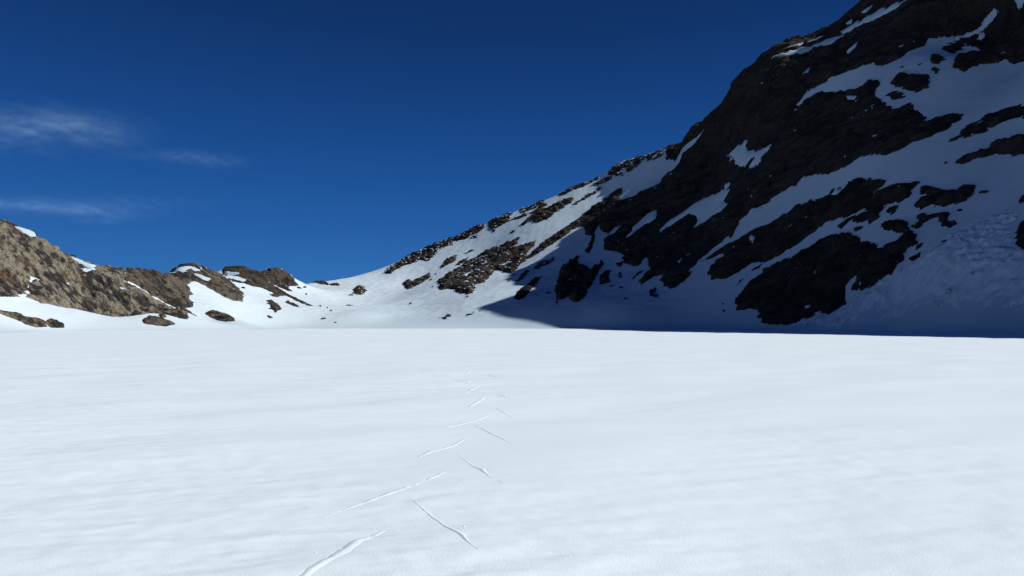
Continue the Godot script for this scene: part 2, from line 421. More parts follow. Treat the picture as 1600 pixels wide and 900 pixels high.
# an outcrop: rock that stands out of the snow inside an outline on the ground (x, z pairs), with holes where snow lies on it.
# returns one mesh per part that the cut lines (x, z, and a normal) tell apart
func rock_meshes(look: String, cell: float, rise: float, outline: Array, holes: Array, parts := 1, cuts := []) -> Array:
	var k: Array = looks[look]
	var reach := 5.0
	var x0 := 1e9
	var z0 := 1e9
	var x1 := -1e9
	var z1 := -1e9
	for s in range(0, outline.size(), 2):
		x0 = minf(x0, outline[s])
		x1 = maxf(x1, outline[s])
		z0 = minf(z0, outline[s + 1])
		z1 = maxf(z1, outline[s + 1])
	x0 -= 2.0
	z0 -= 2.0
	var w := int((x1 + 2.0 - x0) / cell) + 2
	var h := int((z1 + 2.0 - z0) / cell) + 2
	var dist := PackedFloat32Array()
	dist.resize(w * h)
	dist.fill(reach)
	var inside := PackedByteArray()
	inside.resize(w * h)
	mark_edges(dist, outline, x0, z0, cell, w, h, reach)
	flip_inside(inside, outline, x0, z0, cell, w, h)
	for hole in holes:
		mark_edges(dist, hole, x0, z0, cell, w, h, reach)
		flip_inside(inside, hole, x0, z0, cell, w, h)
	# how far each grid point stands out
	var id := PackedInt32Array()
	id.resize(w * h)
	id.fill(-1)
	var v := PackedVector3Array()
	var col := PackedColorArray()
	var axis: Vector3 = k[0].normalized()
	var out := PackedFloat32Array()
	for j in h:
		for i in w:
			var b := j * w + i
			var d := dist[b] if inside[b] else -dist[b]
			if d < -1.9: continue
			var x := x0 + i * cell
			var z := z0 + j * cell
			var y := height_at(x, z)
			var p := Vector3(x, y, z)
			var q := p - axis * (p.dot(axis) * 0.62)
			d += k[10] * (n_edge.get_noise_3dv(q * 2.0) * 1.0 + n_rough.get_noise_3dv(q * 1.6) * 0.75) + k[11]
			if d < -1.3: continue
			var up := minf(1.0, maxf(0.0, d) / 1.3)
			var s := rise * (1.0 - exp(-d / 0.9)) if d > 0.0 else d * 0.9
			var q2 := p - axis * (p.dot(axis) * 0.84)
			if k[9] == 0.0:
				q = p * 1.7
				q2 = p * 1.7
			var tone := n_block.get_noise_3dv(q)
			if up > 0.0:
				s += up * (k[5] * (0.8 * n_big.get_noise_3dv(q) + 1.3 * absf(n_spot.get_noise_3dv(q * 0.33)) - 0.3) + k[6] * tone + k[7] * n_chip.get_noise_3dv(q2) + k[8] * n_rough.get_noise_3dv(q * 0.7) - k[9] * (exp(-absf(n_line.get_noise_3dv(q2)) * 6.0) + 0.7 * exp(-(n_crack.get_noise_3dv(q) + 1.0) * 8.0)))
				if d > 0.35: s = maxf(s, minf(0.12 * d, 0.25))   # bare rock, never snow, in the clefts
			id[b] = v.size()
			v.append(p + slope_at(x, z) * s)
			out.append(d)
			var t := n_tint.get_noise_3dv(p) * 0.9 + n_spot.get_noise_3dv(q * 1.1) * 1.0 + n_spot.get_noise_3dv(q2 * 1.2) * 0.8 + tone * 0.5 + 0.08
			var c: Color = k[2].lerp(k[1], clampf(t * 2.6, 0.0, 1.0)) if t > 0.0 else k[2].lerp(k[3], clampf(-t * 2.8, 0.0, 1.0))
			var stain := n_tint.get_noise_3d(q.x * 1.7 + 80.0, q.y * 1.7, q.z * 1.7)
			if stain > 0.44: c = c.lerp(k[4], clampf((stain - 0.44) * 6.0, 0.0, 0.75))
			col.append(c)
	var n := PackedVector3Array()
	n.resize(v.size())
	var ix := []
	for part in parts: ix.append(PackedInt32Array())
	for j in h - 1:
		for i in w - 1:
			var b := j * w + i
			var q := [id[b], id[b + 1], id[b + w], id[b + w + 1]]
			if q[0] < 0 or q[1] < 0 or q[2] < 0 or q[3] < 0: continue
			if maxf(maxf(out[q[0]], out[q[1]]), maxf(out[q[2]], out[q[3]])) < -0.5: continue
			var f := (v[q[3]] - v[q[0]]).cross(v[q[1]] - v[q[2]])
			for s in q: n[s] += f
			var part := 0
			if parts > 1:
				for cut in cuts:
					if (v[q[0]].x - cut[0]) * cut[2] + (v[q[0]].z - cut[1]) * cut[3] > 0.0: break
					part += 1
			if (i + j) % 2: ix[part].append_array(PackedInt32Array([q[0], q[1], q[2], q[1], q[3], q[2]]))
			else: ix[part].append_array(PackedInt32Array([q[0], q[1], q[3], q[0], q[3], q[2]]))
	for s in n.size(): n[s] = n[s].normalized() if n[s].length_squared() > 0.0 else Vector3.UP
	# flecks of snow caught on the ledges
	var fv := PackedVector3Array()
	var fi := PackedInt32Array()
	var fto := PackedInt32Array()
	if k[12] < 1.0:
		var deep := PackedFloat32Array()
		deep.resize(v.size())
		for s in v.size():
			var q := v[s] - axis * (v[s].dot(axis) * 0.75)
			deep[s] = n_fleck.get_noise_3dv(q * 0.9) + 0.35 * n_tint.get_noise_3dv(v[s] * 0.5) + 0.25 * (n[s].y - 0.7) - k[12]
		fto.resize(v.size())
		fto.fill(-1)
		for part in parts:
			for s in range(0, ix[part].size(), 3):
				if maxf(maxf(deep[ix[part][s]], deep[ix[part][s + 1]]), deep[ix[part][s + 2]]) < 0.0: continue
				for e in 3:
					var a: int = ix[part][s + e]
					if fto[a] < 0:
						fto[a] = fv.size()
						fv.append(v[a] + n[a] * clampf(deep[a] * 2.0, -0.25, 0.16))
					fi.append(fto[a])
	var made := []
	for part in parts:
		if ix[part].is_empty():
			made.append(null)
			continue
		if parts == 1:
			made.append(surface(v, n, ix[0], col))
			continue
		var to := PackedInt32Array()
		to.resize(v.size())
		to.fill(-1)
		var pv := PackedVector3Array()
		var pn := PackedVector3Array()
		var pc := PackedColorArray()
		var pi := PackedInt32Array()
		for s in ix[part]:
			if to[s] < 0:
				to[s] = pv.size()
				pv.append(v[s])
				pn.append(n[s])
				pc.append(col[s])
			pi.append(to[s])
		made.append(surface(pv, pn, pi, pc))
	var fn := PackedVector3Array()
	fn.resize(fv.size())
	for a in fto.size():
		if fto[a] >= 0: fn[fto[a]] = n[a]
	made.append(surface(fv, fn, fi) if fi.size() else null)
	return made


# an outcrop is its rock and, as parts, the snow patches and flecks that lie on it
func outcrop(called: String, label: String, category: String, look: String, cell: float, rise: float, outline: Array, holes := [], names := ["rock"], cuts := [], group := "") -> void:
	var got := rock_meshes(look, cell, rise, outline, holes, names.size(), cuts)
	var flecks: Mesh = got[-1]
	var o: Node3D
	if names.size() == 1 and holes.is_empty() and flecks == null:
		o = put_mesh(called, got[0], mats.rock)
	else:
		o = Node3D.new()
		o.name = numbered(called)
		add_child(o)
		for part in names.size():
			if got[part]: put_mesh(names[part], got[part], mats.rock, o)
		for hole in holes:
			var patch: Mesh = rock_meshes("patch", minf(cell, 0.35), rise * 0.7, hole, [])[0]
			if patch: put_mesh("snow_patch", patch, mats.snow, o)
		if flecks: tag(put_mesh("snow_flecks", flecks, mats.snow, o), "", "", "", "stuff")
	tag(o, label, category, group)


# a loose stone: an angular lump, half sunk into the snow
func stone(label: String, x: float, z: float, size: float, s: int, snowy := false) -> void:
	var rng := RandomNumberGenerator.new()
	rng.seed = s * 77 + 5
	var v := PackedVector3Array()
	var n := PackedVector3Array()
	var ix := PackedInt32Array()
	var col := PackedColorArray()
	var shift := Vector3(s * 13.7, s * 3.1, 0)
	var squash := Vector3(rng.randf_range(0.45, 0.7), rng.randf_range(0.28, 0.45), rng.randf_range(0.4, 0.6)) * size
	var turn := Basis(Vector3.UP, rng.randf() * TAU)
	for j in 9:
		for i in 14:
			var a := i * TAU / 14.0
			var b := j * PI / 8.0
			var d := Vector3(sin(b) * cos(a), cos(b), sin(b) * sin(a))
			var k := 1.0 + 0.45 * n_chip.get_noise_3dv(d * 1.6 + shift) + 0.25 * n_rough.get_noise_3dv(d * 2.0 + shift)
			v.append(turn * (d * squash * k))
			n.append((turn * (d / squash)).normalized())
			col.append(Color(0.085, 0.072, 0.06).lerp(Color(0.15, 0.12, 0.095), clampf(n_spot.get_noise_3dv(d * 3.0 + shift) + 0.4, 0.0, 1.0)))
	for j in 8:
		for i in 14:
			var a := j * 14 + i
			var b := j * 14 + (i + 1) % 14
			ix.append_array(PackedInt32Array([a, a + 14, b, b, a + 14, b + 14]))
	var o := put_mesh("snow_block" if snowy else "stone", surface(v, n, ix, col), mats.snow if snowy else mats.rock)
	o.position = Vector3(x, height_at(x, z) + squash.y * 0.25, z)
	tag(o, label, "snow block" if snowy else "stone", "avalanche blocks at the foot of the slope" if snowy else "loose stones on the snow")


func build_rocks() -> void:
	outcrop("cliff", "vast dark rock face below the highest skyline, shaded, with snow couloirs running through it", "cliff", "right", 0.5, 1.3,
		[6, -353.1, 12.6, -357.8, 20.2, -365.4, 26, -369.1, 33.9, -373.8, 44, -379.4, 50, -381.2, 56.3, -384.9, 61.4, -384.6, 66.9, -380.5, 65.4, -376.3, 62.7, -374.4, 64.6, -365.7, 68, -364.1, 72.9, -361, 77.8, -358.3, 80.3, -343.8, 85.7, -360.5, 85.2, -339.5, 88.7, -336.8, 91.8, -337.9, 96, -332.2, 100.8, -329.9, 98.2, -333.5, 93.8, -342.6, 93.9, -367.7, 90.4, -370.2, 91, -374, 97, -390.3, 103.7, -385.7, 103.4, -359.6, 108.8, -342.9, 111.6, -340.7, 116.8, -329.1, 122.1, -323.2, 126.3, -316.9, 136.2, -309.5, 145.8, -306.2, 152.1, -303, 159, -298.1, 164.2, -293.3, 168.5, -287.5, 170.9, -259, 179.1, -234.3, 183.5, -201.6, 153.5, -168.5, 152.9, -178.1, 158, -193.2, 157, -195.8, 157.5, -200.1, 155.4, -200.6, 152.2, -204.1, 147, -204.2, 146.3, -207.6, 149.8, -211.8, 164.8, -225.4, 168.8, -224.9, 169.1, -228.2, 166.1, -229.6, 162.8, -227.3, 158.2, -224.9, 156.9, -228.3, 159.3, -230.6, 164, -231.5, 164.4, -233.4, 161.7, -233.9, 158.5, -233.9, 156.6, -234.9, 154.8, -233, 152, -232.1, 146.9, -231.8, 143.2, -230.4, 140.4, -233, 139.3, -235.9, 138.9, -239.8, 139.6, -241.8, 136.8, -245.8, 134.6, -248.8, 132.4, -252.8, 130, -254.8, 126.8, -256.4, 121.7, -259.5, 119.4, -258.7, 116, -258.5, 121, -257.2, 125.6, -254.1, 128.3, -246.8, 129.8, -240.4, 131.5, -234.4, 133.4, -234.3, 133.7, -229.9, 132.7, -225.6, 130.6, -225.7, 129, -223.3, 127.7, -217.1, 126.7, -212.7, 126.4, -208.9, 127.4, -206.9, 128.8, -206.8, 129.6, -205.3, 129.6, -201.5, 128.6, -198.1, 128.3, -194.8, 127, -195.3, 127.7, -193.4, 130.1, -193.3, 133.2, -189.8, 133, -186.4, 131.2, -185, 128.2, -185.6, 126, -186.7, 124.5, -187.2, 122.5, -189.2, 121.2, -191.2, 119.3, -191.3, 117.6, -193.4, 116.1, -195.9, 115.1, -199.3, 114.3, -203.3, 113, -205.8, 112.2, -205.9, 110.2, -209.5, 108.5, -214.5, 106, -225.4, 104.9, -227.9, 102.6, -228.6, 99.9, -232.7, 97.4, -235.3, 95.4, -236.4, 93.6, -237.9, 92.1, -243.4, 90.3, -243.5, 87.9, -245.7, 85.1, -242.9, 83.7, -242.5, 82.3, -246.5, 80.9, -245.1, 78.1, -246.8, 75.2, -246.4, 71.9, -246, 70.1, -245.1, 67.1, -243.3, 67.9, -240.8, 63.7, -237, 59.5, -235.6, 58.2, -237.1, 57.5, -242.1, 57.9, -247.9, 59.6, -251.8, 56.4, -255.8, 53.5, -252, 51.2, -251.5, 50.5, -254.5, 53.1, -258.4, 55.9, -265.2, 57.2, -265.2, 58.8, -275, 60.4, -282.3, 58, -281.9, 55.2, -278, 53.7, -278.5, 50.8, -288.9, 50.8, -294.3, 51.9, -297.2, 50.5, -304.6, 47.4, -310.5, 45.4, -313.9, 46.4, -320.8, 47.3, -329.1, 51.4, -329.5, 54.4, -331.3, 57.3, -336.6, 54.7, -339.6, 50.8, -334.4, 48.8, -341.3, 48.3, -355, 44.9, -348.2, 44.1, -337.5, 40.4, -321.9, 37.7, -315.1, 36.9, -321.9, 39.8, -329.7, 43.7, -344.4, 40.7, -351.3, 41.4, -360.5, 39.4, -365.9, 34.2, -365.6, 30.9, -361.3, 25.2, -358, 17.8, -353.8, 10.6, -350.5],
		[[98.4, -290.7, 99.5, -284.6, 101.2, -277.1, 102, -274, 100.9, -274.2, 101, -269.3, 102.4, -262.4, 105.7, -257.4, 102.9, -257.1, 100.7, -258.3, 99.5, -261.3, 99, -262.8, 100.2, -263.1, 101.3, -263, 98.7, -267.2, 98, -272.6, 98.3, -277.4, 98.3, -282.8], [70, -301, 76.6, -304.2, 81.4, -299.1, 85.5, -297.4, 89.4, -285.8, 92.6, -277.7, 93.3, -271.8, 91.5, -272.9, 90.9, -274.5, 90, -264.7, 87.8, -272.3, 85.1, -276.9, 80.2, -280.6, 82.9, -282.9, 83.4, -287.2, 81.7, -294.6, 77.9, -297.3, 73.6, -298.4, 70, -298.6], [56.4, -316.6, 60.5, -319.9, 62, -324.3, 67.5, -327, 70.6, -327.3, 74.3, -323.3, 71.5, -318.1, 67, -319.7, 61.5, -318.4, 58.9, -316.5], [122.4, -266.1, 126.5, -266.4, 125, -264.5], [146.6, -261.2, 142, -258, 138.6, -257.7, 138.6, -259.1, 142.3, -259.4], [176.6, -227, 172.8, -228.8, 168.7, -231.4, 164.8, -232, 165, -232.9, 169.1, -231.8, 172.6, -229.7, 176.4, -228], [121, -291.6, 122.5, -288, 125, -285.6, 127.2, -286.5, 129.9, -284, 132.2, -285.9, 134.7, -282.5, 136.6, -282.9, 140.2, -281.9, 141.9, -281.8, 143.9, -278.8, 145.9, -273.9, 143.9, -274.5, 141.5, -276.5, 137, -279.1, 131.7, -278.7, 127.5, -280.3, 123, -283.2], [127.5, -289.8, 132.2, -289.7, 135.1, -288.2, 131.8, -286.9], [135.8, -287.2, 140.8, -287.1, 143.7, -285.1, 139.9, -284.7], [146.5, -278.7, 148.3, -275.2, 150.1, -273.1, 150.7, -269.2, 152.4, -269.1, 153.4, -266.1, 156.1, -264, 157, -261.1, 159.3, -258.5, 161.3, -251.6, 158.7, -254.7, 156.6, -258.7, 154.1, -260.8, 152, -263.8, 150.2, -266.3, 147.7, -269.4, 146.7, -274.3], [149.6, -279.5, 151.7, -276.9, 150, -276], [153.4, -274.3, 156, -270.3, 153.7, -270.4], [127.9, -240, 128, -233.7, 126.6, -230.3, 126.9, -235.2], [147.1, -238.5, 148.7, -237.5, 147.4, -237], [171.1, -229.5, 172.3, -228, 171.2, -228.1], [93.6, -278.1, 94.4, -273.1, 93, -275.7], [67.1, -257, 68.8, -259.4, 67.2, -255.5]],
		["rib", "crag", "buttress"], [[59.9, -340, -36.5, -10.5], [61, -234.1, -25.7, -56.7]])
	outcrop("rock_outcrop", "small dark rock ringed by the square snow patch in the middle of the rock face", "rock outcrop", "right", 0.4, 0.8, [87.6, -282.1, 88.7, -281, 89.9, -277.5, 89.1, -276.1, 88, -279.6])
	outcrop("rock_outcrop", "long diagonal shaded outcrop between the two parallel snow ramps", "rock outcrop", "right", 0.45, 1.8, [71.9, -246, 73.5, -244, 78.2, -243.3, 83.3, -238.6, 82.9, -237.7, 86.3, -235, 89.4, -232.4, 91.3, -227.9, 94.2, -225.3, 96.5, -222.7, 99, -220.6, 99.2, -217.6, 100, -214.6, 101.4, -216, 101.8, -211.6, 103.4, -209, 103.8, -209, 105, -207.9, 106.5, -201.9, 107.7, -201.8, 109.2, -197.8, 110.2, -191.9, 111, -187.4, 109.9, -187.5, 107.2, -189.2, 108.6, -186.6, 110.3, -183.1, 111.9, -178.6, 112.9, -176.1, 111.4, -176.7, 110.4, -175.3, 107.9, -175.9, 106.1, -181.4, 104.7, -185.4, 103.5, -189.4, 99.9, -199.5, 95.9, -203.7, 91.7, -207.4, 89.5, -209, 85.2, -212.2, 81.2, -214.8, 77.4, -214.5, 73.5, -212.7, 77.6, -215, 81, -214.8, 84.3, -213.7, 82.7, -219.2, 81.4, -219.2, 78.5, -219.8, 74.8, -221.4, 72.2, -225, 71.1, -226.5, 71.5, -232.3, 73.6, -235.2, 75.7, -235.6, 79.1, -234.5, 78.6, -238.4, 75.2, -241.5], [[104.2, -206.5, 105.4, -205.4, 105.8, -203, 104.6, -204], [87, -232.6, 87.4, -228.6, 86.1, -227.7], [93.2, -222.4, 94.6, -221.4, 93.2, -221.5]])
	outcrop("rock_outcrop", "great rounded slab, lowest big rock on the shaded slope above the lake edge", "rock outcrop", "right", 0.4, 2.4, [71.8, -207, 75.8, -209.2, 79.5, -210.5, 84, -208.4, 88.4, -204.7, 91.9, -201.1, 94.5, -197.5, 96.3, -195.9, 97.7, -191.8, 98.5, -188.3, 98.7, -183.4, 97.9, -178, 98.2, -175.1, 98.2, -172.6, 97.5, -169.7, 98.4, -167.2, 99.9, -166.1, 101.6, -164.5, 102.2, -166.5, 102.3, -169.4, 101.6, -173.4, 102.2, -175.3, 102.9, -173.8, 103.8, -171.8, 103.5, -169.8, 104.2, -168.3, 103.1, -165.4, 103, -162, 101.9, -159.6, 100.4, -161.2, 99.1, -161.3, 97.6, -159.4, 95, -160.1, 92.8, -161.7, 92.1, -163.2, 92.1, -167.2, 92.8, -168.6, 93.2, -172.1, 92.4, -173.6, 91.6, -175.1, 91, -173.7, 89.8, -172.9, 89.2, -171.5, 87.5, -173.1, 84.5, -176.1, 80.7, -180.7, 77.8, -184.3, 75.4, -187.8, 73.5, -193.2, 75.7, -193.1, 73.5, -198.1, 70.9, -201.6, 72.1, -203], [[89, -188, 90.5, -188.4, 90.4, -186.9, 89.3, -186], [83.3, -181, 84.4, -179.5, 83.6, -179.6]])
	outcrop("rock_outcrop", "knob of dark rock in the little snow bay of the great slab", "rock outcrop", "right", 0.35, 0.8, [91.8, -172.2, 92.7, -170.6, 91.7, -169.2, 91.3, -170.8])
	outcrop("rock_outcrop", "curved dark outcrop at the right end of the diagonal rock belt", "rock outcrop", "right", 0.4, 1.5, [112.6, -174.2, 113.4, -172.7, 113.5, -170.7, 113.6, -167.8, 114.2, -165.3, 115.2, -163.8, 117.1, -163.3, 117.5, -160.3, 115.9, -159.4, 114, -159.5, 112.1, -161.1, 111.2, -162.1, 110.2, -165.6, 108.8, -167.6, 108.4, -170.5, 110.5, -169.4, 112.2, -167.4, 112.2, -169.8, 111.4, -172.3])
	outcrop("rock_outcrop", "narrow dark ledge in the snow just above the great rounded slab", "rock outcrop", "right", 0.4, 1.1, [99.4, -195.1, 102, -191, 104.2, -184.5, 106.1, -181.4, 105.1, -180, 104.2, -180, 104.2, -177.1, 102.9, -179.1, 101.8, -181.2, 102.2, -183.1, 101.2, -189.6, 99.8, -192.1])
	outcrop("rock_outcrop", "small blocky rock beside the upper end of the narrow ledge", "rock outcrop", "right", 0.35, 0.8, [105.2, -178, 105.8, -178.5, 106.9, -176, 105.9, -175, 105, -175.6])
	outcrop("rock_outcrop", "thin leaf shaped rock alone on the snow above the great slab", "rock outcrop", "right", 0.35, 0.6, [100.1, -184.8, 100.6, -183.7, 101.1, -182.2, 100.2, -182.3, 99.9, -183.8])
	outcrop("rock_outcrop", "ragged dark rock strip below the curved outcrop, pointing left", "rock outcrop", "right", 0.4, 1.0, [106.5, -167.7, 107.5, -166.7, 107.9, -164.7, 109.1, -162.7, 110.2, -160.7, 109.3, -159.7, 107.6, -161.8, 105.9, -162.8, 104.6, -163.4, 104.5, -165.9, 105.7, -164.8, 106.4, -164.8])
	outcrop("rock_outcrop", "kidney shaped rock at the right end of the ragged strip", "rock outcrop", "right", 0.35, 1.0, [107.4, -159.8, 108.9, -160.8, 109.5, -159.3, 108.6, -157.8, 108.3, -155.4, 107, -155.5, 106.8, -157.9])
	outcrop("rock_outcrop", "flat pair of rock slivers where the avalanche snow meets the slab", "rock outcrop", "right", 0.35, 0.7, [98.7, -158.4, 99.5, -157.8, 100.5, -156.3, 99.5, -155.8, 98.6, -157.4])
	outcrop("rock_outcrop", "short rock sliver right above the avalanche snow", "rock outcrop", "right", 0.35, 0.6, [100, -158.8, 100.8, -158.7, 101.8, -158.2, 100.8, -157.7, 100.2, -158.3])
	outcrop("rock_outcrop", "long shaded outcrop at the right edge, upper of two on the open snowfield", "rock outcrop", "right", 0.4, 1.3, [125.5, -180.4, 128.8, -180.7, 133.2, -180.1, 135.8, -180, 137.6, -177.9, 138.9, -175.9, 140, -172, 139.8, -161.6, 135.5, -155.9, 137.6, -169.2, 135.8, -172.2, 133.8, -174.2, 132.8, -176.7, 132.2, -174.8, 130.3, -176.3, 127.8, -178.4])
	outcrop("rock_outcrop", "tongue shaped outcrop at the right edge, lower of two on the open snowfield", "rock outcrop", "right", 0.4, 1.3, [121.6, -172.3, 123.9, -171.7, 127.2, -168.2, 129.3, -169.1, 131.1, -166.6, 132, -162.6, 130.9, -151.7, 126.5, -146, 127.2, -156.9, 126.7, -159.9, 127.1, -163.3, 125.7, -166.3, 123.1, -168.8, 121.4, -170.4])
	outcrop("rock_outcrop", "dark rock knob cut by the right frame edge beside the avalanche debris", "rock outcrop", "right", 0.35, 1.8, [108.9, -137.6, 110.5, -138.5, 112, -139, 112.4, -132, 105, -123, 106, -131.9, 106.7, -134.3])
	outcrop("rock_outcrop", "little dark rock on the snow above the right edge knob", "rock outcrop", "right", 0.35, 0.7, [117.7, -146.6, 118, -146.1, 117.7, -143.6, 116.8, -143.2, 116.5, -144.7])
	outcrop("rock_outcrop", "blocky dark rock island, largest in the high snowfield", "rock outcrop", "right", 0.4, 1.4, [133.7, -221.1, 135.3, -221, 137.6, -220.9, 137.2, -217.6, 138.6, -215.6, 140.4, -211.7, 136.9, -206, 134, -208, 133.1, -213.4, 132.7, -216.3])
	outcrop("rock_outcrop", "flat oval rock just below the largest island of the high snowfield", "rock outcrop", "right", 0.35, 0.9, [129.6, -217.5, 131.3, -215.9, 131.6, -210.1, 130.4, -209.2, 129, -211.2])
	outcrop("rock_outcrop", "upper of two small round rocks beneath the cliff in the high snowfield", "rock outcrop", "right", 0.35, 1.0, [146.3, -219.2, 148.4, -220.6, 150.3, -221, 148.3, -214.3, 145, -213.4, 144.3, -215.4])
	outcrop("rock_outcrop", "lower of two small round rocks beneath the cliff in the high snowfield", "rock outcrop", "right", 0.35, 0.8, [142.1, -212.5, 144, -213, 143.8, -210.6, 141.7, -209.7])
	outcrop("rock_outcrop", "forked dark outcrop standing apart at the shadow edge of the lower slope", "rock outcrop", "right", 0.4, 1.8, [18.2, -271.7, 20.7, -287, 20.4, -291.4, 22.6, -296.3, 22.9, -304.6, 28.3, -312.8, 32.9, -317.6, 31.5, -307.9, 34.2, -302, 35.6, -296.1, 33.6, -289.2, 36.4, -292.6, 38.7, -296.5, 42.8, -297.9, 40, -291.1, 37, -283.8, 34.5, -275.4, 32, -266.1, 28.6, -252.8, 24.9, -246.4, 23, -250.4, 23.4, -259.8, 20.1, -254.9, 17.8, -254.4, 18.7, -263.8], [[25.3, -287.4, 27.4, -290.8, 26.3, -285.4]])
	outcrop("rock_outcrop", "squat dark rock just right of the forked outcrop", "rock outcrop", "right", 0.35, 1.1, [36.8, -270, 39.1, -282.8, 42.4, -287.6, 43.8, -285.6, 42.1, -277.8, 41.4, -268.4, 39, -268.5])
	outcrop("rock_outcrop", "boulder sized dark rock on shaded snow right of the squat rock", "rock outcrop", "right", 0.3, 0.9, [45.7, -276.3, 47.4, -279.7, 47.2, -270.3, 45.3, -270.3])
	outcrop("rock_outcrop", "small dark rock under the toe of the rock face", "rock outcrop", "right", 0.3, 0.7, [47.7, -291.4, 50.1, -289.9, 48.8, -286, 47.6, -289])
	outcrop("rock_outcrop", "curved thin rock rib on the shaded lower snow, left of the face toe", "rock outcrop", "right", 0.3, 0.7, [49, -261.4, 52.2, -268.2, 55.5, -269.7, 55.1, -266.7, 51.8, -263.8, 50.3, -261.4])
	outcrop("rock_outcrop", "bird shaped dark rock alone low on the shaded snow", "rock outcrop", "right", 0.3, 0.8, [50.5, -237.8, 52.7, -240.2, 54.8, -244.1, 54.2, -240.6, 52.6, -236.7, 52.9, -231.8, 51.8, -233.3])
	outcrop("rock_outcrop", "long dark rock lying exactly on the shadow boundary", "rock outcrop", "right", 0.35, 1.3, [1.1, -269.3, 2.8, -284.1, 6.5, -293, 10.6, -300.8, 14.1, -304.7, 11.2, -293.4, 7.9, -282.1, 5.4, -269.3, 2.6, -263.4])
	outcrop("rock_outcrop", "broken sunlit rock streak above the shadow boundary", "rock outcrop", "sun", 0.35, 0.9, [11.1, -324.9, 14.8, -336.2, 17.5, -334.7, 22.2, -335.1, 19.9, -324.8, 16.2, -323.9, 13.5, -319.5])
	outcrop("rock_outcrop", "small tilted rock left of the broken streak, close to the shadow boundary", "rock outcrop", "sun", 0.35, 0.9, [1.8, -304.4, 3.8, -312.7, 6.9, -325.5, 8.8, -324, 5.2, -306.8])
	outcrop("rock_outcrop", "low brown rock cluster, leftmost on the sunlit slope", "rock outcrop", "sun", 0.35, 0.9, [-63.9, -375.2, -62, -379.6, -58.3, -377.7, -54, -379.1, -50.2, -382.4, -47.6, -374.1, -51.6, -370.7, -55.6, -360.4, -57.4, -354])
	outcrop("rock_outcrop", "small dark triangular rock above the broad brown rock band", "rock outcrop", "sun", 0.35, 1.0, [-42.8, -384.2, -40.6, -392.4, -34, -393.3, -34.6, -387.5, -38.8, -386.1])
	outcrop("rock_outcrop", "tiny flat rock higher than the triangular rock on sunlit snow", "rock outcrop", "sun", 0.35, 0.6, [-29.2, -392.2, -24.6, -394.5, -23.3, -392.6, -27.9, -391.2])
	outcrop("rock_outcrop", "narrow rock sliver along the top of the broad brown rock band", "rock outcrop", "sun", 0.35, 0.7, [-33.7, -381.7, -30.2, -385.5, -26.5, -387.8, -27.7, -383.5, -31.3, -380.2])
	outcrop("rock_outcrop", "lone dark stone high on the smooth sunlit snow", "rock outcrop", "sun", 0.3, 0.6, [-1.2, -390.5, 1.2, -390.9, 1.6, -389.5, 0, -389])
	outcrop("rock_outcrop", "pair of low rocks near the lakeshore below the sunlit slope", "rock outcrop", "sun", 0.3, 0.6, [-28.5, -256.8, -26.9, -259.2, -24.9, -262.2, -24.9, -256.7, -26.6, -253.3])
	outcrop("rock_outcrop", "small stones in a row beside the avalanche track near the shore", "rock outcrop", "sun", 0.3, 0.6, [-18, -253.7, -16.4, -256.7, -15, -258.6, -15.8, -255.2])
	outcrop("rock_outcrop", "broad brown rock band across the middle of the sunlit slope", "rock outcrop", "sun", 0.45, 1.7, [-40.4, -350.8, -36.9, -368, -30, -374.3, -27.6, -382.5, -21.3, -384.9, -15.6, -387.1, -5.8, -383, 0, -380.4, 4.2, -379.8, 3, -375.5, -1.9, -373.7, -7.5, -373.8, -11.9, -371.5, -6.3, -369.9, 0, -373.1, 7.4, -370, 13.4, -369.4, 12.4, -364.1, 8, -359.8, 7, -350.1, 4.2, -348.2, 0, -334, -5.2, -345, -9.9, -351.9, -11.8, -337.1, -14.6, -322.8, -18.7, -321.9, -17.9, -298.6, -19.8, -295.2, -23.6, -302.7, -26.4, -309.6, -29.4, -319, -32.4, -323.5, -35.6, -323.5, -37.4, -333.4], [[-27.2, -348.1, -23.2, -356, -18.8, -360.3, -21.2, -352, -24.8, -343.7]])
	outcrop("rock_outcrop", "elongated dark outcrop high on the sunlit slope below the skyline", "rock outcrop", "sun", 0.4, 1.4, [4.7, -392.2, 12, -395.9, 16.1, -398.2, 24, -397, 32, -396.8, 38.3, -395.2, 36.4, -391.9, 27.5, -389.7, 21.4, -386, 14.8, -387.6, 12.6, -391.5, 7.9, -390.7])
	outcrop("rock_outcrop", "thin rock strip directly above the elongated high outcrop", "rock outcrop", "sun", 0.35, 0.8, [11.3, -399.3, 16.2, -402, 22, -404.3, 22.2, -399.5, 14.5, -398.7])
	outcrop("rock_outcrop", "dark rocks on the lowest part of the rising skyline ridge", "rock outcrop", "crest", 0.4, 1.1, [-79.9, -394.4, -77.3, -405.6, -72.4, -412.4, -67.7, -435, -57.2, -431.3, -50.1, -433.1, -45.4, -434, -40.5, -432.5, -37.7, -407.8, -43.2, -408.9, -47.9, -407.5, -48.5, -402.2, -51.7, -396.5, -58.6, -402.4, -62.5, -401.5, -68.9, -399.2, -72.3, -395.8, -74.2, -391.4])
	outcrop("rock_outcrop", "second group of dark rocks up the skyline ridge", "rock outcrop", "crest", 0.4, 1.1, [-39.3, -415.6, -33.9, -432.3, -26, -431.2, -20, -432, -17.7, -408.8, -22.7, -409.4, -26.7, -408.5, -32, -408.2, -35.8, -409.7])
	outcrop("rock_outcrop", "little rock hanging just under the second skyline group", "rock outcrop", "crest", 0.35, 0.8, [-27.2, -404.2, -24.7, -408.9, -21.4, -409.4, -22.7, -403.1])
